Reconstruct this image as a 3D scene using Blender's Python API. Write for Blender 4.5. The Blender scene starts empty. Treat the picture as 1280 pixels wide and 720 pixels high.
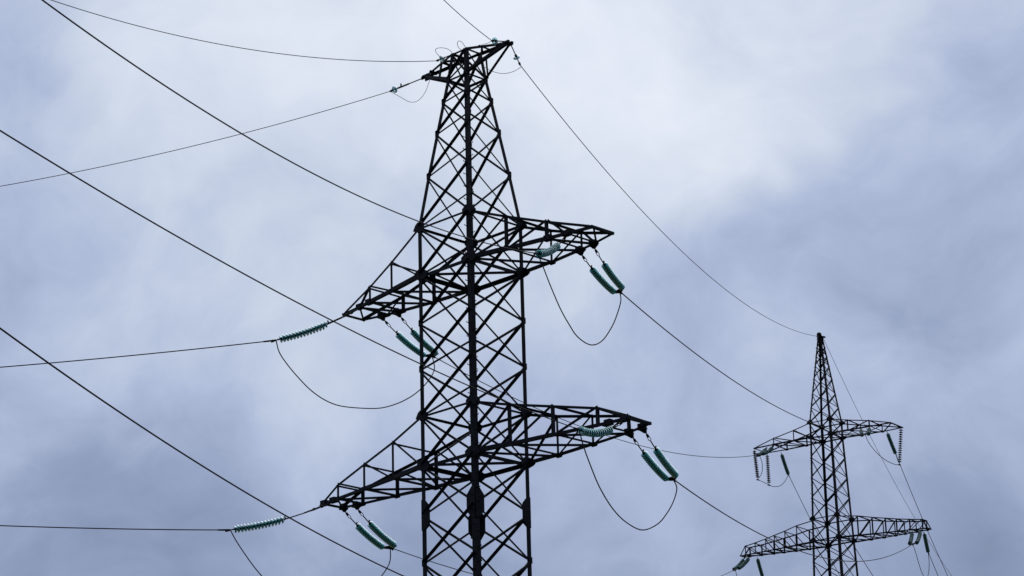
import bpy, math, random
import numpy as np
from mathutils import Vector, Matrix

random.seed(4)
scene = bpy.context.scene
COL = scene.collection

# ------------------------------------------------------------------ camera
cam_d = bpy.data.cameras.new('camera')
cam_d.sensor_width = 36.0
cam_d.lens = 3199.66 / 1280.0 * 36.0
cam_d.clip_start = 0.5
cam_d.clip_end = 6000.0
cam = bpy.data.objects.new('camera', cam_d)
COL.objects.link(cam)
RT, UP, BK = (0.706256, 0.707514, -0.025018), (0.24097, -0.207014, 0.948198), (0.665684, -0.675699, -0.316695)
cam.matrix_world = Matrix(((RT[0], UP[0], BK[0], 65.287), (RT[1], UP[1], BK[1], -64.088),
                           (RT[2], UP[2], BK[2], 1.6), (0, 0, 0, 1)))
scene.camera = cam

# ------------------------------------------------------------------ sky and light
SUN_EL, SUN_AZ = math.radians(46), math.radians(118)      # azimuth counted from +x towards +y
world = bpy.data.worlds.new('World')
scene.world = world
world.use_nodes = True
nt = world.node_tree
nt.nodes.clear()
L = nt.links.new


def nd(kind, **kw):
    n = nt.nodes.new(kind)
    for k, v in kw.items():
        setattr(n, k, v)
    return n


def mathn(op, a, b=None, c=None, clamp=False):
    n = nd('ShaderNodeMath', operation=op, use_clamp=clamp)
    for i, v in enumerate((a, b, c)):
        if v is None:
            continue
        if isinstance(v, (int, float)):
            n.inputs[i].default_value = v
        else:
            L(v, n.inputs[i])
    return n.outputs[0]


def direction(az, el):
    a, e = math.radians(az), math.radians(el)
    return Vector((math.cos(a) * math.cos(e), math.sin(a) * math.cos(e), math.sin(e)))


tc = nd('ShaderNodeTexCoord')
DIR = tc.outputs['Generated']
sky = nd('ShaderNodeTexSky', sky_type='NISHITA')
sky.sun_disc = False
sky.sun_elevation = SUN_EL
sky.sun_rotation = math.pi / 2 - SUN_AZ


def noise(scale, detail, rough, vec, dist=0.0, lac=2.0):
    n = nd('ShaderNodeTexNoise')
    n.inputs['Scale'].default_value = scale
    n.inputs['Detail'].default_value = detail
    n.inputs['Roughness'].default_value = rough
    n.inputs['Lacunarity'].default_value = lac
    n.inputs['Distortion'].default_value = dist
    L(vec, n.inputs['Vector'])
    return n


# cloud banks drift: warp the direction a little, so that no bank is round
warp = noise(9.0, 3.0, 0.55, DIR)
wv = nd('ShaderNodeVectorMath', operation='SUBTRACT')
L(warp.outputs['Color'], wv.inputs[0])
wv.inputs[1].default_value = (0.5, 0.5, 0.5)
ws = nd('ShaderNodeVectorMath', operation='SCALE')
L(wv.outputs[0], ws.inputs[0])
ws.inputs['Scale'].default_value = 0.10
wa = nd('ShaderNodeVectorMath', operation='ADD')
L(DIR, wa.inputs[0])
L(ws.outputs[0], wa.inputs[1])
WD = wa.outputs[0]

sep = nd('ShaderNodeSeparateXYZ')
L(DIR, sep.inputs[0])
elev = mathn('ARCSINE', sep.outputs[2])
# thinner and brighter overhead, heavier towards the horizon
val = mathn('MULTIPLY_ADD', elev, 1.75, 0.0)
val = mathn('MINIMUM', val, 0.92)
# (azimuth, elevation, radius in degrees, gain): bright gaps and dark bellies of the cloud deck
BANKS = [
    (135.0, 24.5, 4.6, 0.24), (128.7, 23.4, 5.0, 0.06), (122.6, 24.2, 3.4, -0.14), (141.3, 22.6, 3.0, 0.06), (145.8, 24.2, 2.6, -0.26),
    (130.5, 21.3, 3.2, 0.16), (138.5, 17.3, 3.2, 0.14), (143.5, 17.6, 3.0, 0.08), (124.0, 20.2, 4.6, -0.13),
    (143.6, 13.9, 3.6, -0.15), (141.0, 11.9, 2.0, -0.02), (139.2, 14.6, 2.0, 0.12), (130.0, 18.2, 2.6, -0.06),
    (131.8, 13.2, 2.6, 0.06), (124.6, 17.4, 2.2, -0.06), (124.0, 12.2, 2.6, -0.10), (128.0, 20.0, 1.8, 0.03),
    (133.5, 15.6, 2.0, 0.05), (146.4, 20.9, 2.2, -0.08), (133.6, 18.6, 2.6, 0.10), (127.4, 19.6, 2.4, -0.05), (141.5, 20.0, 2.4, 0.05),
]
for az, el, rad, gain in BANKS:
    d = direction(az, el)
    dp = nd('ShaderNodeVectorMath', operation='DISTANCE')
    L(WD, dp.inputs[0])
    dp.inputs[1].default_value = d
    mr = nd('ShaderNodeMapRange', interpolation_type='SMOOTHERSTEP')
    L(dp.outputs['Value'], mr.inputs['Value'])
    mr.inputs['From Min'].default_value = 0.0
    mr.inputs['From Max'].default_value = math.radians(rad) * 1.35
    mr.inputs['To Min'].default_value = gain
    mr.inputs['To Max'].default_value = 0.0
    val = mathn('ADD', val, mr.outputs[0])
n1 = noise(14.0, 5.0, 0.50, WD)
# torn, wind-drawn wisps: stretched along the horizon, leaning a little
st = nd('ShaderNodeMapping')
st.inputs['Rotation'].default_value = (0.5, 0.3, 0.6)
st.inputs['Scale'].default_value = (26.0, 32.0, 50.0)
L(WD, st.inputs['Vector'])
n2 = noise(1.0, 8.0, 0.58, st.outputs[0], 0.15)
val = mathn('ADD', val, mathn('MULTIPLY', mathn('SUBTRACT', n1.outputs['Fac'], 0.5), 0.32))
n3 = noise(30.0, 7.0, 0.60, WD)
val = mathn('ADD', val, mathn('MULTIPLY', mathn('SUBTRACT', n3.outputs['Fac'], 0.5), 0.20))
val = mathn('ADD', val, mathn('MULTIPLY', mathn('SUBTRACT', n2.outputs['Fac'], 0.5), 0.17))
ramp = nd('ShaderNodeValToRGB')
L(val, ramp.inputs[0])


def lin(r, g, b):
    f = lambda c: (c / 255 / 12.92) if c / 255 <= 0.04045 else ((c / 255 + 0.055) / 1.055) ** 2.4
    return (f(r), f(g), f(b), 1.0)


els = ramp.color_ramp.elements
els[0].position, els[0].color = 0.12, lin(118, 133, 163)
els[1].position, els[1].color = 0.98, lin(233, 239, 250)
for p, c in ((0.34, (146, 160, 192)), (0.52, (175, 188, 217)), (0.68, (200, 211, 230)), (0.84, (220, 228, 242))):
    e = els.new(p)
    e.color = lin(*c)
up = nd('ShaderNodeVectorMath', operation='SCALE')
L(ramp.outputs[0], up.inputs[0])
up.inputs['Scale'].default_value = 10.0
mix = nd('ShaderNodeMix', data_type='RGBA')
mix.inputs[0].default_value = 0.97
L(sky.outputs[0], mix.inputs[6])
L(up.outputs[0], mix.inputs[7])
bg = nd('ShaderNodeBackground')
L(mix.outputs[2], bg.inputs['Color'])
bg.inputs['Strength'].default_value = 0.1
wo = nd('ShaderNodeOutputWorld')
L(bg.outputs[0], wo.inputs['Surface'])

sun_d = bpy.data.lights.new('sun', 'SUN')
sun_d.energy = 0.6
sun_d.angle = math.radians(60)
sun_d.color = (1.0, 0.96, 0.9)
sun = bpy.data.objects.new('sun', sun_d)
COL.objects.link(sun)
sv = Vector((math.cos(SUN_AZ) * math.cos(SUN_EL), math.sin(SUN_AZ) * math.cos(SUN_EL), math.sin(SUN_EL)))
sun.rotation_euler = sv.to_track_quat('Z', 'Y').to_euler()
sun.location = sv * 200

scene.view_settings.view_transform = 'Standard'
scene.view_settings.look = 'None'
scene.view_settings.exposure = 0.0
scene.view_settings.gamma = 1.0
scene.view_settings.use_curve_mapping = False
scene.render.engine = 'CYCLES'
scene.cycles.max_bounces = 10
scene.cycles.transmission_bounces = 10


# ------------------------------------------------------------------ materials
def material(name):
    m = bpy.data.materials.new(name)
    m.use_nodes = True
    t = m.node_tree
    return m, t, t.nodes['Principled BSDF']


def steel_mat(name, c0, c1, rough, metal=0.0, scale=3.0):
    m, t, b = material(name)
    co = t.nodes.new('ShaderNodeTexCoord')
    n = t.nodes.new('ShaderNodeTexNoise')
    n.inputs['Scale'].default_value = scale
    n.inputs['Detail'].default_value = 6
    n.inputs['Roughness'].default_value = 0.65
    t.links.new(co.outputs['Object'], n.inputs['Vector'])
    r = t.nodes.new('ShaderNodeValToRGB')
    r.color_ramp.elements[0].position = 0.38
    r.color_ramp.elements[0].color = c0 + (1,)
    r.color_ramp.elements[1].position = 0.66
    r.color_ramp.elements[1].color = c1 + (1,)
    t.links.new(n.outputs['Fac'], r.inputs[0])
    t.links.new(r.outputs[0], b.inputs['Base Color'])
    b.inputs['Roughness'].default_value = rough
    b.inputs['Metallic'].default_value = metal
    b.inputs['Specular IOR Level'].default_value = 0.07
    bump = t.nodes.new('ShaderNodeBump')
    bump.inputs['Strength'].default_value = 0.15
    bump.inputs['Distance'].default_value = 0.01
    t.links.new(n.outputs['Fac'], bump.inputs['Height'])
    t.links.new(bump.outputs[0], b.inputs['Normal'])
    return m


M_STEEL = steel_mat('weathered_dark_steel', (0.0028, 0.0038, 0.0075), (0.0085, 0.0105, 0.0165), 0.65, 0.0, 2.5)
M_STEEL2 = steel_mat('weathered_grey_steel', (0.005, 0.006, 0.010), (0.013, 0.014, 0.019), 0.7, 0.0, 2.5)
M_WIRE = steel_mat('dull_aluminium_strand', (0.006, 0.006, 0.008), (0.014, 0.014, 0.017), 0.6, 0.0, 1.2)
M_EARTH = steel_mat('galvanised_strand', (0.03, 0.034, 0.042), (0.06, 0.064, 0.075), 0.5, 0.0, 1.2)
M_IRON = steel_mat('black_iron_fitting', (0.004, 0.005, 0.005), (0.010, 0.011, 0.011), 0.6, 0.0, 9.0)
M_CONC = steel_mat('cast_concrete', (0.22, 0.21, 0.2), (0.32, 0.31, 0.29), 0.9, 0.0, 4.0)


def glass_mat(name, col, rough, trans):
    m, t, b = material(name)
    co = t.nodes.new('ShaderNodeTexCoord')
    n = t.nodes.new('ShaderNodeTexNoise')
    n.inputs['Scale'].default_value = 14
    n.inputs['Detail'].default_value = 4
    t.links.new(co.outputs['Object'], n.inputs['Vector'])
    mr = t.nodes.new('ShaderNodeMapRange')
    mr.inputs['To Min'].default_value = rough * 0.6
    mr.inputs['To Max'].default_value = rough * 1.6
    t.links.new(n.outputs['Fac'], mr.inputs['Value'])
    t.links.new(mr.outputs[0], b.inputs['Roughness'])
    b.inputs['Base Color'].default_value = col + (1,)
    b.inputs['Transmission Weight'].default_value = trans
    b.inputs['IOR'].default_value = 1.34
    b.inputs['Specular IOR Level'].default_value = 0.06
    return m


M_GLASS = glass_mat('teal_toughened_glass', (0.028, 0.34, 0.37), 0.30, 0.72)
M_GLASS_DARK = glass_mat('smoky_teal_glass', (0.014, 0.12, 0.13), 0.45, 0.35)
M_PORCELAIN = steel_mat('brown_glazed_porcelain', (0.006, 0.009, 0.009), (0.012, 0.016, 0.015), 0.5, 0.0, 6.0)
M_GLASS_PALE = glass_mat('pale_toughened_glass', (0.28, 0.52, 0.58), 0.2, 0.85)

# ground: dry grass and soil
M_GRASS, t, b = material('rough_meadow')
co = t.nodes.new('ShaderNodeTexCoord')
n = t.nodes.new('ShaderNodeTexNoise')
n.inputs['Scale'].default_value = 0.35
n.inputs['Detail'].default_value = 10
n.inputs['Roughness'].default_value = 0.7
t.links.new(co.outputs['Object'], n.inputs['Vector'])
r = t.nodes.new('ShaderNodeValToRGB')
r.color_ramp.elements[0].color = (0.030, 0.045, 0.016, 1)
r.color_ramp.elements[1].color = (0.085, 0.085, 0.040, 1)
r.color_ramp.elements[0].position = 0.35
r.color_ramp.elements[1].position = 0.7
t.links.new(n.outputs['Fac'], r.inputs[0])
t.links.new(r.outputs[0], b.inputs['Base Color'])
b.inputs['Roughness'].default_value = 0.95


# ------------------------------------------------------------------ mesh helpers
def V(p):
    return Vector((float(p[0]), float(p[1]), float(p[2])))


class MB:
    """collects shapes and links them as one mesh object"""

    def __init__(s):
        s.v, s.f, s.sm = [], [], []

    def add(s, vs, fs, smooth=False):
        o = len(s.v)
        s.v += [tuple(a) for a in vs]
        s.f += [tuple(i + o for i in f) for f in fs]
        s.sm += [smooth] * len(fs)

    def angle(s, p, q, size, u, v, t=None, ext=0.0):
        """rolled steel angle from p to q: heel on the line, flanges towards u and v"""
        p, q = V(p), V(q)
        d = (q - p).normalized()
        p, q = p - d * ext, q + d * ext
        t = t or max(0.008, size * 0.1)
        u = V(u) - d * V(u).dot(d)
        u.normalize()
        v = V(v) - d * V(v).dot(d)
        v = v - u * v.dot(u)
        v.normalize()
        prof = [(0, 0), (size, 0), (size, t), (t, t), (t, size), (0, size)]
        vs = [e + u * a + v * b_ for e in (p, q) for a, b_ in prof]
        fs = [(i, (i + 1) % 6, (i + 1) % 6 + 6, i + 6) for i in range(6)]
        fs += [(0, 3, 2, 1), (0, 5, 4, 3), (6, 7, 8, 9), (6, 9, 10, 11)]
        s.add(vs, fs)

    def flat(s, p, q, wid, th, nrm):
        """flat bar"""
        p, q = V(p), V(q)
        d = (q - p).normalized()
        n_ = V(nrm) - d * V(nrm).dot(d)
        n_.normalize()
        w = d.cross(n_)
        vs = [e + w * a * wid / 2 + n_ * b_ * th / 2 for e in (p, q) for a, b_ in ((-1, -1), (1, -1), (1, 1), (-1, 1))]
        s.add(vs, [(0, 1, 5, 4), (1, 2, 6, 5), (2, 3, 7, 6), (3, 0, 4, 7), (3, 2, 1, 0), (4, 5, 6, 7)])

    def plate(s, poly, nrm, th):
        n_ = V(nrm).normalized() * (th / 2)
        k = len(poly)
        vs = [V(a) + n_ for a in poly] + [V(a) - n_ for a in poly]
        fs = [tuple(range(k)), tuple(range(2 * k - 1, k - 1, -1))]
        fs += [(i, i + k, (i + 1) % k + k, (i + 1) % k) for i in range(k)]
        s.add(vs, fs)

    def tube(s, pts, r, n=8, caps=True):
        pts = [V(a) for a in pts]
        rs = r if isinstance(r, (list, tuple)) else [r] * len(pts)
        vs, fs, prev = [], [], None
        for i, p in enumerate(pts):
            d = (pts[min(i + 1, len(pts) - 1)] - pts[max(i - 1, 0)]).normalized()
            if prev is None:
                a = Vector((0, 0, 1)) if abs(d.z) < 0.9 else Vector((1, 0, 0))
                prev = (a - d * a.dot(d)).normalized()
            else:
                prev = (prev - d * prev.dot(d)).normalized()
            w = d.cross(prev)
            for k in range(n):
                a = 2 * math.pi * k / n
                vs.append(p + (prev * math.cos(a) + w * math.sin(a)) * rs[i])
        for i in range(len(pts) - 1):
            for k in range(n):
                fs.append((i * n + k, i * n + (k + 1) % n, (i + 1) * n + (k + 1) % n, (i + 1) * n + k))
        if caps:
            fs.append(tuple(range(n - 1, -1, -1)))
            fs.append(tuple(range((len(pts) - 1) * n, len(pts) * n)))
        s.add(vs, fs, True)

    def build(s, name, mat, parent=None):
        me = bpy.data.meshes.new(name)
        me.from_pydata(s.v, [], s.f)
        me.polygons.foreach_set('use_smooth', s.sm)
        me.materials.append(mat)
        me.update()
        o = bpy.data.objects.new(name, me)
        COL.objects.link(o)
        if parent:
            o.parent = parent
        return o


def empty(name, loc, rz=0.0):
    o = bpy.data.objects.new(name, None)
    o.empty_display_size = 0.4
    o.location = loc
    o.rotation_euler = (0, 0, rz)
    COL.objects.link(o)
    return o


def tag(o, label, cat, group=None):
    o['label'] = label
    o['category'] = cat
    if group:
        o['group'] = group


def smooth_path(pts, sub=8):
    """Catmull-Rom through the points"""
    P = [V(a) for a in pts]
    P = [P[0] * 2 - P[1]] + P + [P[-1] * 2 - P[-2]]
    out = []
    for i in range(1, len(P) - 2):
        for k in range(sub):
            t_ = k / sub
            a, b_, c_, d_ = P[i - 1], P[i], P[i + 1], P[i + 2]
            out.append(0.5 * ((2 * b_) + (c_ - a) * t_ + (2 * a - 5 * b_ + 4 * c_ - d_) * t_ ** 2 +
                              (3 * b_ - a - 3 * c_ + d_) * t_ ** 3))
    out.append(P[-2])
    return out


# ------------------------------------------------------------------ ground
def ground_z(x, y):
    d2 = ((x + 43) ** 2 + (y - 77) ** 2) / (55.0 ** 2)
    return 13.0 * math.exp(-d2)


gx = [-3000, -1500, -700, -350, -220] + list(range(-180, 181, 10)) + [220, 350, 700, 1500, 3000]
gm = MB()
gv = [(x, y, ground_z(x, y)) for y in gx for x in gx]
N_ = len(gx)
gm.add(gv, [(j * N_ + i, j * N_ + i + 1, (j + 1) * N_ + i + 1, (j + 1) * N_ + i) for j in range(N_ - 1) for i in range(N_ - 1)], True)
g = gm.build('ground', M_GRASS)
g['kind'] = 'structure'

# ------------------------------------------------------------------ lattice towers
CORN = [(-1, -1), (1, -1), (1, 1), (-1, 1)]
FACES = [(0, 1, (0, -1, 0)), (1, 2, (1, 0, 0)), (2, 3, (0, 1, 0)), (3, 0, (-1, 0, 0))]


def lattice_body(root, levels, leg_size, diag, belts, mat, z0):
    """levels: (z, half width) from the top down; diag(z) -> (transverse face size, longitudinal face size)"""
    def c(i, k):
        z, w = levels[i]
        return Vector((CORN[k][0] * w, CORN[k][1] * w, z - z0))
    legs = []
    for k, (sx, sy) in enumerate(CORN):
        m = MB()
        for i in range(len(levels) - 1):
            s_ = leg_size(levels[i][0])
            m.angle(c(i, k), c(i + 1, k), s_, (-sx, 0, 0), (0, -sy, 0), ext=0.01)
        legs.append(m.build('leg', mat, root))
    for fi, (a, b_, nrm) in enumerate(FACES):
        n_ = Vector(nrm)
        for i in range(len(levels) - 1):
            zm = (levels[i][0] + levels[i + 1][0]) / 2
            s1 = diag(zm)[fi % 2]
            m = MB()
            off = n_ * 0.014
            p, q = c(i + 1, a), c(i, b_)
            e_ = (q - p).normalized() * .07
            p, q = p + e_, q - e_
            m.angle(p + off, q + off, s1 * (.82 if fi == 2 else 1), -n_.cross(q - p), n_)
            p, q = c(i, a), c(i + 1, b_)
            e_ = (q - p).normalized() * .07
            p, q = p + e_, q - e_
            m.angle(p - off * 1.7, q - off * 1.7, s1 * (1 if fi == 2 else .82), -n_.cross(q - p), -n_)
            m.build('bracing_panel', mat, root)
        for z, s_ in belts:
            i = [l[0] for l in levels].index(z)
            m = MB()
            off = n_ * 0.03
            m.angle(c(i, a) - off, c(i, b_) - off, s_, (0, 0, -1), -n_)
            m.build('belt', mat, root)
    for z, s_ in belts:
        if s_ < .085:
            continue
        i = [l[0] for l in levels].index(z)
        for k, dz, f_, hv in ((0, -.03, .75, (1, -1, 0)), (1, -.06, .6, (1, 1, 0))):
            m = MB()
            m.angle(c(i, k) + Vector((0, 0, dz)), c(i, k + 2) + Vector((0, 0, dz)), s_ * f_, (0, 0, 1 if k == 0 else -1), hv)
            m.build('plan_brace', mat, root)
    return legs


def gussets(root, z, w, inn, out, h, mat, z0, name='gusset_plate', th=0.012):
    """a plate on both faces of each leg; out > 0 reaches into the cross arm"""
    for sx, sy in CORN:
        x, y, zz_ = sx * w, sy * w, z - z0
        m = MB()
        o_ = out if out else 0.02
        pl = [(-o_, -h * .18), (-o_ * .5, h * .30), (0.0, h * .5), (inn * .45, h * .5), (inn, h * .16), (inn, -h * .30), (inn * .55, -h * .5),
              (0.0, -h * .42), (-o_ * .6, -h * .34)]
        m.plate([(x - sx * a, y + sy * 0.022, zz_ + b_) for a, b_ in pl], (0, 1, 0), th)
        m.build(name, mat, root)
        m = MB()
        pl = [(-.02, h * .45), (inn * .4, h * .5), (inn * .9, h * .15), (inn * .9, -h * .2), (inn * .5, -h * .5), (-.02, -h * .45)]
        m.plate([(x + sx * 0.022, y - sy * a, zz_ + b_) for a, b_ in pl], (1, 0, 0), th)
        m.build(name, mat, root)


def cross_arm(root, side, w, zt, zb, nodes, hts, xtip, yp, ym, sizes, hangers, mat, z0, skew=0.0, drop=0.0):
    """a four-chord bracket arm; hts = height of the top chord over the bottom chord at each node"""
    ch, po, di = sizes
    zt, zb = zt - z0 - .02 - drop, zb - z0 - ch * .4 - drop
    fy = lambda x, s_: float(np.interp(x, *zip(*(yp if s_ > 0 else ym)))) + side * skew * (x - w)
    xs = [w] + list(nodes)
    hs = [zt - zb] + list(hts)
    bot = {s_: [Vector((side * x, fy(x, s_), zb)) for x in xs] for s_ in (1, -1)}
    top = {s_: [Vector((side * x, fy(x, s_), zb + h)) for x, h in zip(xs, hs)] for s_ in (1, -1)}
    tipb = {s_: Vector((side * xtip, fy(xtip, s_), zb)) for s_ in (1, -1)}
    m = MB()
    for s_ in (1, -1):
        b_ = bot[s_] + [tipb[s_]]
        for k, (p, q) in enumerate(zip(b_[:-1], b_[1:])):
            m.angle(p, q, ch * max(.62, 1 - .16 * k), (0, -s_, 0), (0, 0, 1), ext=0.008)
        t_ = [v for v, h in zip(top[s_], hs) if h > 0.05] + [tipb[s_] + Vector((0, 0, ch * .6))]
        for p, q in zip(t_[:-1], t_[1:]):
            m.angle(p, q, ch * .62, (0, -s_, 0), (0, 0, -1), ext=0.008)
    m.angle(tipb[1], tipb[-1], ch * .65, (-side, 0, 0), (0, 0, 1), ext=0.05)
    arm = m.build('cross_arm', mat, root)
    real = [i for i, h in enumerate(hs) if h > 0.05]
    for i in range(1, len(xs)):
        for s_ in (1, -1):
            if hs[i] > 0.05:
                m = MB()
                m.angle(bot[s_][i] + Vector((0, s_ * .012, 0)), top[s_][i] + Vector((0, s_ * .012, 0)), po, (-side, 0, 0), (0, -s_, 0))
                m.build('post', mat, arm)
                m = MB()
                m.angle(top[s_][i] - Vector((0, s_ * .02, 0)), bot[s_][i - 1] - Vector((0, s_ * .02, 0)), di, (side, 0, 1), (0, -s_, 0))
                m.build('diagonal', mat, arm)
            else:
                m = MB()
                m.angle(top[s_][i - 1] - Vector((0, s_ * .02, 0)), bot[s_][i] - Vector((0, s_ * .02, 0)), di, (side, 0, 1), (0, -s_, 0))
                m.build('diagonal', mat, arm)
        m = MB()
        dz = Vector((0, 0, .02))
        m.angle(bot[1][i] + dz, bot[-1][i] + dz, di, (side, 0, 0), (0, 0, 1))
        m.build('strut', mat, arm)
        if hs[i] > 0.05:
            m = MB()
            m.angle(top[1][i] - dz, top[-1][i] - dz, di, (side, 0, 0), (0, 0, -1))
            m.build('strut', mat, arm)
        m = MB()
        if side > 0:
            m.angle(bot[-1][i - 1] - dz, bot[1][i] - dz, di, (0, 1, 0), (0, 0, 1))
        else:
            m.angle(bot[1][i - 1] - dz, bot[-1][i] - dz, di, (0, 1, 0), (0, 0, 1))
        m.build('diagonal', mat, arm)
    m = MB()
    a_, b2 = (bot[1][-1], tipb[-1]) if side > 0 else (bot[-1][-1], tipb[1])
    m.angle(a_ - Vector((0, 0, .02)), b2 - Vector((0, 0, .02)), di, (0, 1, 0), (0, 0, 1))
    m.build('diagonal', mat, arm)
    for i in range(1, len(xs)):                      # joint plates along the bottom chord
        for s_ in (1, -1):
            m = MB()
            p = bot[s_][i]
            k = ch * .85
            m.plate([p + Vector((a * k, s_ * .018, b_ * k)) for a, b_ in ((-1.2, -.1), (-.6, .95), (.6, .95), (1.2, -.1), (.8, -.35), (-.8, -.35))], (0, 1, 0), .01)
            m.build('gusset_plate', mat, arm)
    for hx, hy, hz in hangers:                       # plates the insulator strings hang from
        m = MB()
        p = Vector((hx, hy, hz - z0))
        sgn = 1 if hy > 0 else -1
        top_y = fy(abs(hx), sgn)
        k = .145
        m.plate([(hx - k, top_y + sgn * .03, zb + .16), (hx + k, top_y + sgn * .03, zb + .16), (hx + k, top_y + sgn * .03, zb - .05),
                 (hx + .05, hy, p.z - .05), (hx - .05, hy, p.z - .05), (hx - k, top_y + sgn * .03, zb - .05)], (0, 1, 0), .05)
        m.flat((hx - k * 1.1, top_y - sgn * .04, zb - .02), (hx + k * 1.1, top_y - sgn * .04, zb - .02), .22, .05, (0, 0, 1))
        m.flat((hx - k * .8, top_y - sgn * .1, zb + .11), (hx + k * .8, top_y - sgn * .1, zb + .11), .1, .12, (0, 0, 1))
        m.build('hanger_plate', mat, arm)
    return arm


# ---- the near tower
STR = {
    'URf': [[[4.6, 1.2, 32.591], [5.43, 1.0, 32.591]], [3.877, 4.021, 31.949]],
    'ULf': [[[-5.2, 1.14, 32.591], [-5.95, 0.95, 32.591]], [-6.45, 4.026, 31.823]],
    'LRf': [[[6.75, 1.2, 25.18], [7.5, 1.05, 25.18]], [6.108, 4.006, 24.229]],
    'LLf': [[[-7.4, 0.78, 25.18], [-8.0, 0.65, 25.18]], [-8.622, 3.633, 24.244]],
    'URn': [[[4.75, -0.72, 32.641], [5.55, -0.58, 32.641]], [6.38, -2.969, 31.188]],
    'ULn': [[[-5.0, -0.76, 32.641], [-5.68, -0.6, 32.641]], [-7.517, -3.26, 31.252]],
    'LRn': [[[7.15, -0.50, 25.23], [7.85, -0.45, 25.23]], [8.205, -3.094, 24.381]],
    'LLn': [[[-7.4, -0.5, 25.23], [-8.0, -0.45, 25.23]], [-9.834, -3.549, 24.132]],
    'ULn2': [[[-47.09, 75.686, 48.577], [-46.486, 75.703, 48.577]], [-46.159, 73.591, 47.49]],
    'URn2': [[[-39.531, 76.863, 48.577], [-38.895, 77.006, 48.577]], [-37.922, 75.144, 47.513]],
    'LLn2': [[[-49.912, 75.98, 41.077], [-49.403, 75.954, 41.077]], [-49.219, 73.943, 39.768]],
    'LRn2': [[[-36.776, 78.206, 40.90], [-36.221, 78.418, 40.90]], [-35.648, 76.578, 39.581]],
    'ULf2': [[[-47.308, 77.524, 48.577]], [-48.283, 79.457, 47.432]],
    'URf2': [[[-38.774, 78.873, 48.577]], [-39.631, 80.886, 47.475]],
    'LLf2': [[[-49.413, 76.71, 41.077]], [-50.602, 78.649, 40.167]],
    'LRf2': [[[-36.481, 79.158, 40.927]], [-37.648, 81.108, 40.011]],
}
tower = empty('lattice_tower', (0, 0, 0))
tag(tower, 'large dark steel lattice tower in the foreground with two visible pairs of cross arms', 'transmission tower')
W = 1.4
LV = [(41.8, .42), (40.7, .55), (39.765, .686), (38.451, .875), (36.704, 1.126), (34.639, W), (32.741, W), (30.83, W), (29.035, W),
      (27.238, W), (25.33, W), (23.46, W), (21.676, W), (19.83, W), (17.93, W), (14.6, 1.72), (10.3, 2.12), (5.4, 2.58), (0.1, 3.08)]


def leg_near(z):
    return .145 if z > 34.7 else (.178 if z > 23.5 else .20)


def diag_near(z):
    if z > 34.7:
        return (.086, .074)
    return (.092, .096) if z < 34 else (.090, .09)


BELT = [(41.8, .08), (40.7, .08), (34.639, .084), (32.741, .14), (27.238, .084), (25.33, .14), (19.83, .084), (17.93, .14)]
legs = lattice_body(tower, LV, leg_near, diag_near, BELT, M_STEEL, 0.0)
for z in (34.639, 27.238, 19.83):
    gussets(tower, z, W, .36, .25, .42, M_STEEL, 0)
for z in (32.741, 25.33, 17.93):
    gussets(tower, z, W, .46, .33, .44, M_STEEL, 0)
for z, w in ((40.7, .55), (39.765, .686), (38.451, .875), (36.704, 1.126), (30.83, W), (29.035, W), (21.676, W)):
    gussets(tower, z, w, .16, 0, .26, M_STEEL, 0)
for sx, sy in CORN:                                   # long splice plates in the legs below the lower arms
    for ax in (0, 1):
        m = MB()
        pl = [(.0, .57), (.17, .57), (.42, .30), (.42, -.30), (.17, -.57), (.0, -.57)]
        if ax == 0:
            m.plate([(sx * (W - a), sy * (W + .026), 23.46 + b_) for a, b_ in pl], (0, 1, 0), .016)
        else:
            m.plate([(sx * (W + .026), sy * (W - a), 23.46 + b_) for a, b_ in pl], (1, 0, 0), .016)
        m.build('splice_plate', M_STEEL, tower)
for k in range(66):                                   # step bolts on the leg that faces the viewer
    z = 20.2 + k * .27
    w = float(np.interp(z, [l[0] for l in LV[::-1]], [l[1] for l in LV[::-1]]))
    m = MB()
    if k % 2:
        m.tube([(w - .08, -w + .01, z), (w - .08, -w - .17, z), (w - .08, -w - .18, z + .035)], .017, 6)
    else:
        m.tube([(w - .01, -w + .08, z), (w + .17, -w + .08, z), (w + .18, -w + .08, z + .035)], .017, 6)
    m.build('step_bolt', M_STEEL, legs[1])
for k in range(24):
    z = 20.3 + k * .62
    if z > 34.5:
        break
    m = MB()
    if k % 2:
        m.tube([(-W + .08, W - .01, z), (-W + .08, W + .16, z)], .016, 6)
    else:
        m.tube([(-W + .01, W - .08, z), (-W - .16, W - .08, z)], .016, 6)
    m.build('step_bolt', M_STEEL, legs[3])

UYP = [(1.4, 1.4), (3.0, 1.33), (4.75, 1.12), (5.6, .95), (6.8, .66)]
UYM = [(1.4, -1.4), (3.2, -1.03), (4.9, -.73), (5.6, -.60), (6.8, -.40)]
LYP = [(1.4, 1.4), (3.0, 1.40), (4.85, 1.25), (6.75, 1.05), (7.5, .92), (8.1, .72)]
LYM = [(1.4, -1.4), (3.2, -1.05), (5.1, -.80), (7.0, -.52), (8.1, -.42)]
LLYP = [(1.4, 1.4), (3.4, 1.25), (5.3, .98), (7.4, .78), (8.1, .62)]
hu = lambda x: 1.898 * (6.8 - x) / 5.4
hl = lambda x: 1.908 - (x - 1.4) * .228
ASZ = (.155, .105, .075)
cross_arm(tower, 1, W, 34.639, 32.741, [3.0, 4.75, 5.55], [hu(3.0), hu(4.75), 0], 6.7, UYP, UYM, ASZ, STR['URf'][0] + STR['URn'][0], M_STEEL, 0)
cross_arm(tower, -1, W, 34.639, 32.741, [3.4, 4.95, 5.68], [hu(3.4), hu(4.95), 0], 6.85, UYP, UYM, ASZ, STR['ULf'][0] + STR['ULn'][0], M_STEEL, 0)
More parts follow.
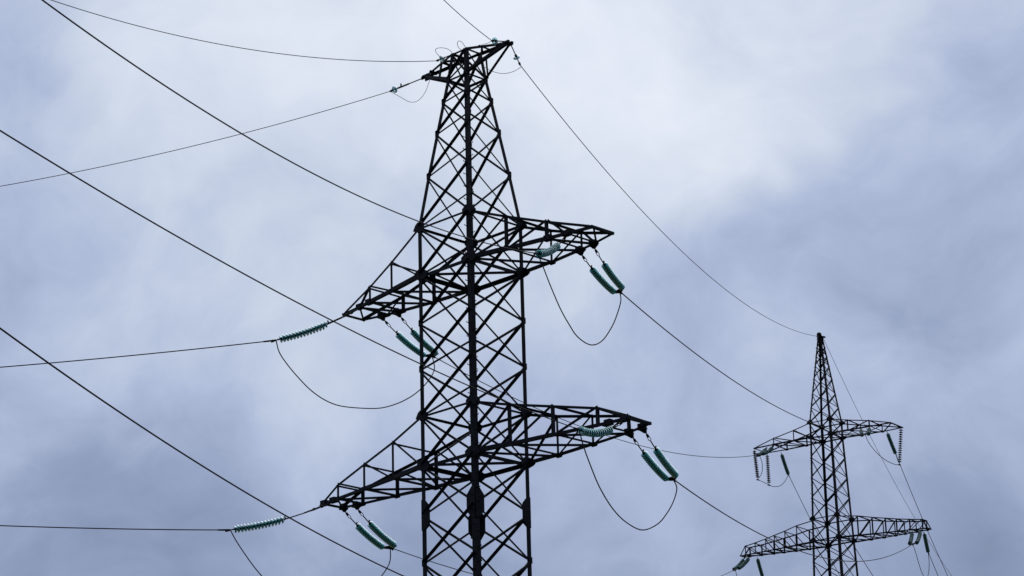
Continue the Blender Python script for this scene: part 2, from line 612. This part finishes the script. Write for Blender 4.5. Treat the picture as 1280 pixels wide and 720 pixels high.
cross_arm(tower, 1, W, 27.238, 25.33, [2.95, 4.85, 6.75], [hl(2.95), hl(4.85), hl(6.75)], 8.05, LYP, LYM, ASZ, STR['LRf'][0] + STR['LRn'][0], M_STEEL, 0)
cross_arm(tower, -1, W, 27.238, 25.33, [3.4, 5.3, 7.1], [hl(3.4), hl(5.3), hl(7.1)], 8.1, LLYP, LYM, ASZ, STR['LLf'][0] + STR['LLn'][0], M_STEEL, 0)
cross_arm(tower, 1, W, 19.83, 17.93, [2.95, 4.75, 5.55], [hu(3.0), hu(4.75), 0], 6.8, UYP, UYM, ASZ, [], M_STEEL, 0)
cross_arm(tower, -1, W, 19.83, 17.93, [3.4, 4.95, 5.68], [hu(3.4), hu(4.95), 0], 6.85, UYP, UYM, ASZ, [], M_STEEL, 0)
# earth wire bracket across the head
for side in (1, -1):
    m = MB()
    tipz = 41.5 if side > 0 else 41.55
    tip = Vector((side * 2.38, 0, tipz))
    lo = lambda f_, s_: Vector((side * .55, s_ * .55, 40.7)).lerp(tip + Vector((0, s_ * .09, -.05)), f_)
    hi = lambda f_, s_: Vector((side * .42, s_ * .42, 41.8)).lerp(tip + Vector((-side * .45, s_ * .12, .07)), f_)
    for s_ in (1, -1):
        m.angle(lo(0, s_), lo(1, s_), .12, (0, -s_, 0), (0, 0, 1))
        m.angle(hi(0, s_), hi(1, s_), .105, (0, -s_, 0), (0, 0, -1))
        m.angle(hi(1, s_) + Vector((0, 0, .01)), tip + Vector((0, s_ * .07, .0)), .09, (0, -s_, 0), (0, 0, -1))
    arm = m.build('earth_wire_bracket', M_STEEL, tower)
    for f_ in (.45, .97):
        for fn, up_ in ((lo, 1), (hi, -1)):
            if fn is lo and f_ < .9:
                continue
            a_, b_ = fn(f_, 1), fn(f_, -1)
            m = MB()
            m.angle(a_ + Vector((0, .08, 0)), b_ - Vector((0, .08, 0)), .08, (-side, 0, 0), (0, 0, up_))
            m.build('strut', M_STEEL, arm)
    for fn, dz in ((lo, .02), (hi, -.02)):
        m = MB()
        m.angle(fn(0, 1) + Vector((0, 0, dz)), fn(.45, -1) + Vector((0, 0, dz)), .07, (0, 0, 1), (side, 0, 0))
        m.build('diagonal', M_STEEL, arm)
    m = MB()
    m.angle(hi(.45, -1), lo(.32, -1), .065, (side, 0, 0), (0, 1, 0))
    m.build('post', M_STEEL, arm)
    for s_ in (1, -1):
        m = MB()
        m.plate([tip + Vector((side * a, s_ * .10, b_)) for a, b_ in ((-.30, .06), (.02, .06), (.10, .0), (.07, -.12), (-.22, -.12))], (0, 1, 0), .02)
        m.build('end_plate', M_STEEL, arm)
# concrete footings
for sx, sy in CORN:
    m = MB()
    x, y = sx * 3.08, sy * 3.08
    vs = [(x + a * .45, y + b_ * .45, -.3) for a, b_ in CORN] + [(x + a * .35, y + b_ * .35, .3) for a, b_ in CORN]
    m.add(vs, [(0, 1, 5, 4), (1, 2, 6, 5), (2, 3, 7, 6), (3, 0, 4, 7), (4, 5, 6, 7)])
    m.build('footing', M_CONC, tower)

# ---- the far tower
X2, Y2, YAW2 = -42.8098, 77.1711, 0.1453
Z2 = ground_z(X2, Y2) - .1
tower2 = empty('lattice_tower', (X2, Y2, Z2), YAW2)
tag(tower2, 'smaller distant lattice tower at lower right with a slim pointed top and hanging bead-like insulators', 'transmission tower')


def to_local(p):
    dx, dy = p[0] - X2, p[1] - Y2
    cy, sy = math.cos(YAW2), math.sin(YAW2)
    return (dx * cy + dy * sy, -dx * sy + dy * cy, p[2])


wu, wl = .867, 1.087
wz = lambda z: wu if z > 48.677 else wu + (wl - wu) * (48.677 - z) / 7.5
wp = lambda z: wu + (.14 - wu) * (z - 49.767) / (56.184 - 49.767)
LV2 = [(z, wp(z)) for z in (56.184, 55.45, 54.751, 54.018, 53.073, 51.949, 50.923, 49.767)] + \
      [(z, wz(z)) for z in (48.677, 47.246, 45.755, 44.302, 42.751, 41.177, 39.7, 38.1, 36.4, 34.6, 32.4, 29.5, 26.0, 22.0, 17.5, Z2 + .1)]
BELT2 = [(56.184, .05), (49.767, .07), (48.677, .09), (42.751, .07), (41.177, .09)]
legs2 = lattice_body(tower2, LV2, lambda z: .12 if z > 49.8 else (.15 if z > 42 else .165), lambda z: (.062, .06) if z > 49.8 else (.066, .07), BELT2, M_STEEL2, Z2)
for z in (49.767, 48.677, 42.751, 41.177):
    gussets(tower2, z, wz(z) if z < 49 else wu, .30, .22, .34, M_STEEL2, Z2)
uy = [(.87, .87), (2.2, 1.0), (3.85, 1.05), (5.45, .95)]
uym = [(.87, -.87), (2.2, -.88), (3.85, -.86), (5.45, -.80)]
ly = [(1.05, 1.05), (3.4, .86), (5.9, .55), (7.2, .30)]
lym = [(1.05, -1.05), (3.4, -.72), (5.9, -.40), (7.2, -.22)]
S2 = (.118, .08, .064)
L_ = lambda k: [to_local(p) for p in STR[k][0]]
HT1, HT2, HT3 = (-48.095, 75.438, 48.627), (-48.318, 77.174, 48.627), (-37.555, 78.9, 48.627)
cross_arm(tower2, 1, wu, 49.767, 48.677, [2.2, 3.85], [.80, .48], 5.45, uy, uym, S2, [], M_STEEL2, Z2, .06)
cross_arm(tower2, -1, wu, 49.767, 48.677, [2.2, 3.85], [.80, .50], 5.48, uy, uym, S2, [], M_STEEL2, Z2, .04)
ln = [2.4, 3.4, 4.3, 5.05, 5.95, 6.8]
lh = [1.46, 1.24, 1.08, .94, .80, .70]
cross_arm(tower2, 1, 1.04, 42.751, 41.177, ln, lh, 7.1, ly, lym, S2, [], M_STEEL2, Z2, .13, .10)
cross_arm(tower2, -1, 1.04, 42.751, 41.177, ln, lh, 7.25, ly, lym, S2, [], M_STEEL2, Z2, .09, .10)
m = MB()
m.flat((-.2, 0, 56.2 - Z2), (.2, 0, 56.2 - Z2), .36, .06, (0, 0, 1))
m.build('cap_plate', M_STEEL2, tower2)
for k in range(60):
    z = 38.6 + k * .3
    w = float(np.interp(z, [l[0] for l in LV2[::-1]], [l[1] for l in LV2[::-1]]))
    m = MB()
    if k % 2:
        m.tube([(-w + .06, -w + .01, z - Z2), (-w + .06, -w - .13, z - Z2)], .01, 5)
    else:
        m.tube([(-w + .01, -w + .06, z - Z2), (-w - .13, -w + .06, z - Z2)], .01, 5)
    m.build('step_bolt', M_STEEL2, legs2[0])
for sx, sy in CORN:
    m = MB()
    x, y = sx * LV2[-1][1], sy * LV2[-1][1]
    vs = [(x + a * .45, y + b_ * .45, -.4) for a, b_ in CORN] + [(x + a * .35, y + b_ * .35, .3) for a, b_ in CORN]
    m.add(vs, [(0, 1, 5, 4), (1, 2, 6, 5), (2, 3, 7, 6), (3, 0, 4, 7), (4, 5, 6, 7)])
    m.build('footing', M_CONC, tower2)


# ------------------------------------------------------------------ insulators
def lathe_mesh(name, prof, mat, n=28):
    m = MB()
    vs = [(r_ * math.cos(2 * math.pi * k / n), r_ * math.sin(2 * math.pi * k / n), z) for r_, z in prof for k in range(n)]
    K = len(prof)
    fs = [(i * n + k, i * n + (k + 1) % n, ((i + 1) % K) * n + (k + 1) % n, ((i + 1) % K) * n + k) for i in range(K) for k in range(n)]
    m.add(vs, fs, True)
    me = bpy.data.meshes.new(name)
    me.from_pydata(m.v, [], m.f)
    me.polygons.foreach_set('use_smooth', m.sm)
    me.materials.append(mat)
    return me


# bell of a cap-and-pin unit, axis along z, cap at the top; ribs underneath
BELL = [(.045, .034), (.085, .030), (.120, .010), (.136, -.016), (.138, -.042), (.130, -.050), (.118, -.018), (.108, -.052), (.097, -.052),
        (.090, -.014), (.078, -.048), (.067, -.048), (.060, -.008), (.045, -.006)]
DISC = lathe_mesh('glass_disc', BELL, M_GLASS)
DISC_DARK = lathe_mesh('glass_disc', BELL, M_GLASS_DARK)
DISC_PORC = lathe_mesh('porcelain_disc', BELL, M_PORCELAIN)
DISC_PALE = lathe_mesh('glass_disc', BELL, M_GLASS_PALE)


def put_disc(mesh, p, axis, parent, base):
    o = bpy.data.objects.new(mesh.name.split('.')[0], mesh)
    COL.objects.link(o)
    o.parent = parent
    q = Vector(axis).to_track_quat('Z', 'Y').to_matrix().to_4x4()
    o.matrix_local = Matrix.Translation(Vector(p) - base) @ q
    return o


def curve_pts(a, b_, sag, n=80):
    a, b_ = V(a), V(b_)
    return [a.lerp(b_, i / n) - Vector((0, 0, 4 * sag * (i / n) * (1 - i / n))) for i in range(n + 1)]


def along(pts, dist):
    """point and direction at arc length"""
    acc = 0
    for p, q in zip(pts[:-1], pts[1:]):
        l = (q - p).length
        if acc + l >= dist:
            d = (q - p) / l
            return p + d * (dist - acc), d
        acc += l
    return pts[-1], (pts[-1] - pts[-2]).normalized()


def length(pts):
    return sum((q - p).length for p, q in zip(pts[:-1], pts[1:]))


PITCH = .132


def string(root, base, a, e, sag, nd_, disc):
    pts = curve_pts(a, e, sag)
    Lt = length(pts)
    s0 = Lt - nd_ * PITCH - .10
    m = MB()
    # link hardware: open turnbuckle, then rod, then ball eye
    if s0 > .35:
        p0, d0 = along(pts, 0)
        p1, _ = along(pts, s0 * .22)
        p2, _ = along(pts, s0 * .50)
        p3, d3 = along(pts, s0)
        side = d0.cross(Vector((0, 0, 1))).normalized()
        up_ = side.cross(d0).normalized()
        m.tube([p0 - base, p1 - base], .026, 8)
        for sg in (1, -1):
            m.tube([p1 - base, p1 + side * sg * .034 + up_ * sg * .022 + (p2 - p1) * .2 - base, p2 + side * sg * .034 + up_ * sg * .022 - (p2 - p1) * .2 - base, p2 - base], .014, 6)
        m.tube([p2 - base, p3 - base], .022, 8)
        pm, _ = along(pts, s0 - .05)
        m.tube([pm + up_ * .0 - base, pm + up_ * .11 - base], .03, 8)
        m.tube([p1 - d0 * .05 - base, p1 + d0 * .05 - base], .05, 8)
    elif s0 > .02:
        m.tube([pts[0] - base, along(pts, s0)[0] - base], .022, 8)
    for i in range(nd_):
        p, d = along(pts, s0 + (i + .5) * PITCH)
        prof = [(-.062, .018), (-.060, .054), (-.020, .060), (-.012, .054), (.005, .018), (.070, .016)]
        m.tube([p + d * a_ - base for a_, _ in prof], [r_ for _, r_ in prof], 10)
    pe, de = along(pts, Lt - .10)
    m.tube([pe - base, pts[-1] - base], .02, 8)
    core = m.build('cap_and_pin_chain', M_IRON, root)
    for i in range(nd_):
        p, d = along(pts, s0 + (i + .5) * PITCH)
        put_disc(disc, p, -d, core, base)
    return pts


def pair(key, label, sag, nd_, half, group, cat='insulator string'):
    at, yk = STR[key]
    at = [V(a) for a in at]
    yk = V(yk)
    if key in ('URn', 'LRn'):
        at = at[1:]
    base = sum(at, Vector()) / len(at)
    disc = DISC_DARK if key[-1] == '2' else DISC
    root = empty('insulator_string_pair' if len(at) > 1 else 'insulator_string', base)
    tag(root, label, cat, group)
    if len(at) == 1:
        string(root, base, at[0], yk, sag, nd_, disc)
        return root
    ax = at[1] - at[0]
    ax.z = 0
    ax.normalize()
    d = (yk - base).normalized()
    ends = []
    for s_, a in zip((-1, 1), at):
        e = yk + ax * s_ * half - d * .10
        string(root, base, a, e, sag, nd_, disc)
        ends.append(e)
    m = MB()
    nrm = ax.cross(d)
    m.plate([yk + ax * s_ * half * 1.2 + d * t_ - base for s_, t_ in ((-1, -.14), (1, -.14), (1, -.03), (.25, .10), (-.25, .10), (-1, -.03))], nrm, .03)
    m.tube([yk + d * .04 - base, yk + d * .20 - base], .035, 8)
    m.build('yoke_plate', M_IRON, root)
    return root


GI = 'glass insulator strings on the near tower'
GF = 'glass insulator strings on the far tower'
pair('URf', 'twin teal glass insulator strings sloping down from the upper right arm of the near tower', .12, 15, .28, GI)
pair('LRf', 'twin teal glass insulator strings sloping down from the lower right arm of the near tower', .12, 15, .28, GI)
pair('ULf', 'twin teal glass insulator strings below the upper left arm, partly behind the tower leg', .12, 15, .28, GI)
pair('LLf', 'twin teal glass insulator strings hanging under the lower left arm, clear of the tower leg', .12, 15, .28, GI)
pair('URn', 'short foreshortened teal insulators pointing at the viewer inside the upper right arm', .20, 14, .10, GI)
pair('LRn', 'curved foreshortened teal insulators pointing at the viewer inside the lower right arm', .26, 14, .10, GI)
pair('ULn', 'long ribbed teal insulators stretched out leftward from the upper left arm tip', .16, 14, .10, GI)
pair('LLn', 'long ribbed teal insulators stretched out leftward from the lower left arm tip', .16, 14, .10, GI)
pair('ULn2', 'two short teal insulators under the upper left arm tip of the distant tower', .12, 14, .24, GF)
pair('URn2', 'two short teal insulators under the middle of the upper right arm of the distant tower', .12, 14, .24, GF)
pair('LLn2', 'two short teal insulators at the lower left arm tip of the distant tower', .12, 14, .24, GF)
pair('LRn2', 'two short teal insulators near the lower right arm tip of the distant tower', .12, 14, .24, GF)
pair('ULf2', 'dark slanting insulator between the beaded strings and the body, upper left arm of distant tower', .05, 16, 0, GF)
pair('URf2', 'dark slanting insulator beside the hanging beaded string on the upper right arm of distant tower', .05, 16, 0, GF)
pair('LLf2', 'dark slanting insulator under the lower left arm of the distant tower', .05, 16, 0, GF)
pair('LRf2', 'dark slanting insulator under the lower right arm of the distant tower', .05, 16, 0, GF)
H1, H2, H3 = (-48.4, 76.05, 46.53), (-48.659, 77.611, 46.429), (-38.182, 79.242, 46.118)
for a, e, lab in ((HT1, H1, 'outer beaded insulator string hanging from the upper left arm tip of distant tower'),
                  (HT2, H2, 'inner beaded insulator string hanging from the upper left arm of distant tower'),
                  (HT3, H3, 'curved beaded insulator string hanging from the upper right arm tip of distant tower')):
    root = empty('insulator_string', a)
    tag(root, lab, 'insulator string', GF)
    a_, e_ = V(a), V(e)
    pts = [a_.lerp(e_, i / 60) for i in range(61)]
    nn, P3 = 15, .14
    s0 = .12
    m = MB()
    Lt = length(pts)
    m.tube([pts[0] - a_, pts[-1] - a_], .018, 8)
    P3 = (Lt - .25) / nn
    for i in range(nn):
        p, d = along(pts, s0 + (i + .5) * P3)
        prof = [(-.062, .018), (-.060, .054), (-.020, .060), (-.012, .054), (.005, .018)]
        m.tube([p + d * q_ - a_ for q_, _ in prof], [r_ for _, r_ in prof], 10)
    m.tube([e_ - a_ + Vector((0, -.12, -.03)), e_ - a_ + Vector((0, .12, -.03))], .05, 8)
    core = m.build('cap_and_pin_chain', M_IRON, root)
    for i in range(nn):
        p, d = along(pts, s0 + (i + .5) * P3)
        put_disc(DISC_PORC, p, -d, core, a_)


def earth_insulator(a, e, label, frac, damper=False):
    a, e = V(a), V(e)
    root = empty('earth_wire_insulator', a)
    tag(root, label, 'insulator', 'single disc insulators of the earth wires')
    d = (e - a).normalized()
    Lt = (e - a).length
    m = MB()
    m.tube([(0, 0, 0), d * (Lt * frac - .09)], .022, 8)
    m.tube([d * (Lt * frac - .10), d * (Lt * frac - .09), d * (Lt * frac - .02), d * (Lt * frac + .02)], [.02, .05, .05, .02], 10)
    m.tube([d * (Lt * frac), d * Lt], .022, 8)
    m.tube([d * (Lt - .10), d * Lt], .045, 8)
    if damper:
        w_ = Vector((0, 0, 1))
        m.tube([d * (Lt * frac - .34) - w_ * .02, d * (Lt * frac - .34) + w_ * .14], .03, 8)
        m.tube([d * (Lt * .45), d * (Lt * frac - .1)], .034, 8)
    m.build('link_rod', M_IRON, root)
    put_disc(DISC_PALE, a + d * (Lt * frac), -d, root, a)
    return root


# ------------------------------------------------------------------ wires
def sag_curve(p, az, cf, s1, n=90):
    a = math.radians(az)
    p = V(p)
    return [p + Vector((math.cos(a) * s, math.sin(a) * s, cf[0] * s + cf[1] * s * s)) for s in [s1 * (i / n) for i in range(n + 1)]]


def wire(name, pts, r, mat, label, cat, group, clamp=0.0, n=8, both=False):
    base = V(pts[0])
    m = MB()
    m.tube([V(p) - base for p in pts], r, n)
    o = m.build(name, mat)
    o.location = base
    tag(o, label, cat, group)
    if clamp:
        for rev in ((False, True) if both else (False,)):
            q = [V(p) for p in (pts[::-1] if rev else pts)]
            m = MB()
            p1, _ = along(q, clamp)
            p2, _ = along(q, clamp * 1.15)
            m.tube([q[0] - base, q[0].lerp(p1, .5) - base, p1 - base, p2 - base], [r * 1.9, r * 1.7, r * 1.5, r], 8)
            m.build('dead_end_clamp', M_IRON, o)
    return o


GC = 'conductors of the power line'
GE = 'thin earth wires'
GJ = 'jumper loops under the arms'
RC = .0245
NEARW = {
    'URn': [[6.38, -2.969, 31.188], -63, [-0.279217, 0.0032], 66.3],
    'LRn': [[8.205, -3.094, 24.381], -68, [-0.1085, 0.00182], 64],
    'ULn': [[-7.517, -3.26, 31.252], -132, [-0.111454, 0.001666], 35.5],
    'LLn': [[-9.834, -3.549, 24.132], -132, [0.014894, 0.002029], 33.8],
    '3n': [[7.2, -2.6, 17.63], -63, [-0.11712, 0.002519], 68.9],
}
for k, lab in (('URn', 'thick conductor running from the upper right arm past the tower to the top left edge'),
               ('LRn', 'thick conductor running from the lower right arm up to the middle of the left edge'),
               ('ULn', 'conductor leading left from the stretched insulators of the upper left arm'),
               ('LLn', 'nearly level conductor leading left from the stretched insulators of the lower left arm'),
               ('3n', 'lowest thick conductor crossing from the left edge down to the bottom edge')):
    wire('conductor', sag_curve(*NEARW[k]), RC * (.78 if len(k) > 2 and k[0] == 'L' and k[1] == 'R' or k in ('URn', '3n') else .9), M_WIRE, lab, 'power line', GC, clamp=0.0 if k == '3n' else .45)
FARW = {
    'UR': [[3.877, 4.021, 31.949], [-37.922, 75.144, 47.513], 1.36],
    'UL': [[-6.45, 4.026, 31.823], [-46.159, 73.591, 47.49], 1.56],
    'LR': [[6.108, 4.006, 24.229], [-35.648, 76.578, 39.581], 2.02],
    'LL': [[-8.622, 3.633, 24.244], [-49.219, 73.943, 39.768], 1.88],
}
for k, lab in (('UR', 'conductor slung between the upper right arms of the near and distant towers'),
               ('UL', 'conductor passing behind the near tower to the upper left arm of the distant tower'),
               ('LR', 'conductor slung between the lower right arms of the near and distant towers'),
               ('LL', 'conductor passing low behind the near tower legs from its lower left arm')):
    a, b_, s_ = FARW[k]
    wire('conductor', curve_pts(a, b_, s_, 110), RC * (.95 if k in ('UR', 'LR') else .8), M_WIRE, lab, 'power line', GC, clamp=.45, both=True)
OUTW = {
    'ULf2': [[-48.283, 79.457, 47.432], 116.0, [-0.3, 0.0021739], 60],
    'URf2': [[-39.631, 80.886, 47.475], 116.25, [-0.3, 0.0021739], 60],
    'LRf2': [[-37.648, 81.108, 40.011], 116.0, [-0.3, 0.0021739], 60],
    'LLf2': [[-50.602, 78.649, 40.167], 120.0, [-0.3, 0.0021739], 60],
    'body': [[-41.948, 78.328, 40.827], 111.5, [-0.3, 0.0021739], 60],
}
for k, lab in (('ULf2', 'conductor leaving the upper left arm of the distant tower and passing behind its body'),
               ('URf2', 'conductor leaving the upper right arm of the distant tower down to the right'),
               ('LRf2', 'conductor leaving the lower right arm tip of the distant tower downward'),
               ('LLf2', 'conductor leaving the lower left arm of the distant tower downward'),
               ('body', 'cable clamped to the body of the distant tower below its lower right arm')):
    wire('conductor', sag_curve(*OUTW[k]), RC * .95, M_WIRE, lab, 'power line', GC, clamp=.35)

E1 = (2.548, -1.131, 41.151)
E2 = (-2.522, -1.711, 40.528)
E3 = (-0.669, -0.958, 41.428)
EF = (2.038, 0.874, 40.91)
TR, TL = (2.36, -.05, 41.5), (-2.38, -.05, 41.52)
earth_insulator(TR, E1, 'pale glass disc insulator on the right bracket tip facing the viewer', .80)
earth_insulator((2.36, .05, 41.45), EF, 'pale glass disc insulator just below the right bracket tip of the near tower', .62)
earth_insulator(TL, E2, 'glass disc insulator on the long rod left of the near tower head', .86, True)
earth_insulator((-.42, -.42, 41.75), E3, 'pale glass disc insulator at the left corner of the near tower head', .62)
RE = .0145
wire('earth_wire', sag_curve(list(E1), -63, [-0.163614, 0.006942], 35.5), RE, M_EARTH, 'thin earth wire rising from the right bracket tip to the top edge', 'earth wire', GE)
wire('earth_wire', sag_curve(list(E2), -134, [-0.319861, 0.004983], 40.0), RE, M_EARTH, 'thin earth wire falling leftward from the left bracket to the left edge', 'earth wire', GE)
wire('earth_wire', sag_curve(list(E3), -95, [-0.29587, 0.009979], 42.1), RE, M_EARTH, 'thin sagging wire from the left corner of the tower head to the top left', 'earth wire', GE)
wire('earth_wire', curve_pts(EF, (-42.788, 77.023, 56.184), 2.38, 110), RE * 1.15, M_EARTH, 'thin earth wire sweeping from the near tower head down to the distant tower peak', 'earth wire', GE)
wire('earth_wire', sag_curve([-42.676, 77.292, 56.184], 116, [-0.245775, 0.001839], 75), RE * 1.1, M_EARTH, 'thin earth wire running down to the right from the distant tower peak', 'earth wire', GE)
# ball-shaped clamp on the distant peak
cl = empty('earth_wire_clamp', (-42.80, 77.05, 56.25))
tag(cl, 'round black wire clamp on the very top of the distant tower', 'clamp')
m = MB()
k = [(-.17, .02), (-.15, .10), (-.09, .16), (0, .18), (.09, .16), (.15, .10), (.17, .02)]
m.tube([(0, a, .08) for a, _ in k], [r_ for _, r_ in k], 14)
m.build('clamp_body', M_IRON, cl)
m = MB()
m.flat((.1, .15, -.06), (.35, .25, -.14), .16, .10, (0, 0, 1))
m.build('clamp_arm', M_IRON, cl)

JUMP = {
    'UR': [[6.38, -2.969, 31.188], [6.23, -2.549, 30.816], [6.036, -2.009, 30.3], [5.774, -1.276, 29.688], [5.527, -0.585, 29.295], [5.273, 0.123, 29.02], [4.886, 1.202, 29.028], [4.528, 2.201, 29.452], [4.202, 3.112, 30.227], [4.002, 3.672, 30.894], [3.85, 4.097, 31.591], [3.877, 4.021, 31.949]],
    'UL': [[-7.517, -3.26, 31.252], [-7.495, -3.115, 30.801], [-7.448, -2.791, 30.401], [-7.374, -2.286, 29.933], [-7.279, -1.635, 29.453], [-7.172, -0.907, 29.144], [-7.054, -0.1, 29.056], [-6.847, 1.314, 29.203], [-6.726, 2.146, 29.476], [-6.625, 2.836, 29.845], [-6.545, 3.379, 30.261], [-6.476, 3.851, 30.769], [-6.435, 4.133, 31.284], [-6.45, 4.026, 31.823]],
    'LR': [[8.205, -3.094, 24.381], [8.18, -2.9, 23.88], [8.10, -2.48, 23.24], [7.929, -1.868, 22.602], [7.646, -0.954, 22.071], [7.332, 0.058, 21.803], [6.947, 1.301, 21.787], [6.557, 2.559, 22.26], [6.296, 3.399, 22.842], [6.114, 3.988, 23.408], [6.013, 4.312, 23.954], [6.108, 4.006, 24.229]],
    'LL': [[-9.834, -3.549, 24.132], [-9.798, -3.339, 23.796], [-9.733, -2.953, 23.307], [-9.633, -2.358, 22.653], [-9.496, -1.551, 21.987], [-9.318, -0.493, 21.498], [-9.138, 0.575, 21.382], [-8.955, 1.658, 21.708], [-8.806, 2.539, 22.273], [-8.693, 3.21, 23.048], [-8.629, 3.589, 23.638], [-8.622, 3.633, 24.244]],
    'UL2': [[-46.159, 73.591, 47.49], [-46.585, 74.384, 47.152], [-47.148, 75.055, 46.786], [-47.775, 75.586, 46.584], [-48.4, 76.05, 46.53], [-48.542, 76.814, 46.487], [-48.659, 77.611, 46.429], [-48.659, 78.124, 46.373], [-48.492, 78.71, 46.512], [-48.361, 79.137, 46.914], [-48.283, 79.457, 47.432]],
    'UR2': [[-37.922, 75.144, 47.513], [-38.173, 75.831, 47.099], [-38.238, 76.763, 46.552], [-38.248, 77.652, 46.214], [-38.177, 78.548, 46.031], [-38.182, 79.242, 46.118], [-38.92, 80.084, 46.727], [-39.631, 80.886, 47.475]],
    'LR2': [[-35.648, 76.578, 39.581], [-35.975, 77.319, 39.076], [-36.288, 78.028, 38.448], [-36.628, 78.798, 37.995], [-37.113, 79.897, 37.831], [-37.529, 80.839, 38.591], [-37.70, 81.2, 39.364], [-37.648, 81.108, 40.011]],
    'LL2': [[-49.219, 73.943, 39.768], [-49.318, 74.281, 39.253], [-49.607, 75.265, 38.506], [-50.084, 76.886, 38.386], [-50.435, 78.082, 39.064], [-50.602, 78.649, 40.167]],
}
for k, lab in (('UR', 'slack jumper loop hanging under the upper right arm of the near tower'),
               ('UL', 'wide slack jumper loop hanging below the upper left arm of the near tower'),
               ('LR', 'slack jumper loop hanging under the lower right arm of the near tower'),
               ('LL', 'jumper loop dropping out of the frame below the lower left arm of the near tower'),
               ('UL2', 'jumper led past the two beaded strings of the distant tower'),
               ('UR2', 'jumper curving from the distant upper right arm to the foot of its beaded string'),
               ('LR2', 'narrow jumper loop under the lower right arm of the distant tower'),
               ('LL2', 'jumper loop under the lower left arm tip of the distant tower')):
    wire('jumper_wire', smooth_path(JUMP[k]), RC * .9, M_WIRE, lab, 'jumper wire', GJ)
LOOPS = [
    ([[-0.389, -0.322, 41.555], [-0.366, -0.383, 41.733], [-0.391, -0.484, 41.897], [-0.51, -0.648, 41.997], [-0.694, -0.837, 42.012], [-0.804, -0.905, 41.927], [-0.761, -0.779, 41.747], [-0.691, -0.635, 41.587]],
     'larger thin wire loop standing above the left corner of the tower head'),
    ([[0.039, -0.013, 41.911], [0.018, -0.118, 42.09], [-0.025, -0.224, 42.225], [-0.088, -0.305, 42.266], [-0.155, -0.333, 42.185], [-0.162, -0.27, 42.037], [-0.1, -0.16, 41.931], [-0.016, -0.048, 41.868]],
     'smaller thin wire loop standing on the middle of the tower head'),
    ([[2.0, .9, 40.95], [1.821, 1.14, 40.98], [1.722, 1.103, 40.911], [1.518, 0.954, 40.8], [1.242, 0.705, 40.751], [0.98, 0.401, 40.849], [0.821, 0.173, 41.002]],
     'thin bonding wire drooping under the right bracket of the tower head'),
    ([[-2.995, -1.234, 40.778], [-2.797, -0.951, 40.591], [-2.579, -0.644, 40.394], [-2.347, -0.43, 40.425], [-2.073, -0.295, 40.715], [-1.9, -0.15, 41.3]],
     'thin bonding wire drooping under the rod left of the tower head'),
    ([[2.45, -.9, 41.25], [2.1, -.7, 41.45], [1.6, -.35, 41.62], [1.1, -.2, 41.75]],
     'short thin bonding wire along the top of the right bracket'),
]
for pts, lab in LOOPS:
    wire('bonding_wire', smooth_path(pts), .010, M_EARTH, lab, 'bonding wire', 'thin bonding wires on the tower head')
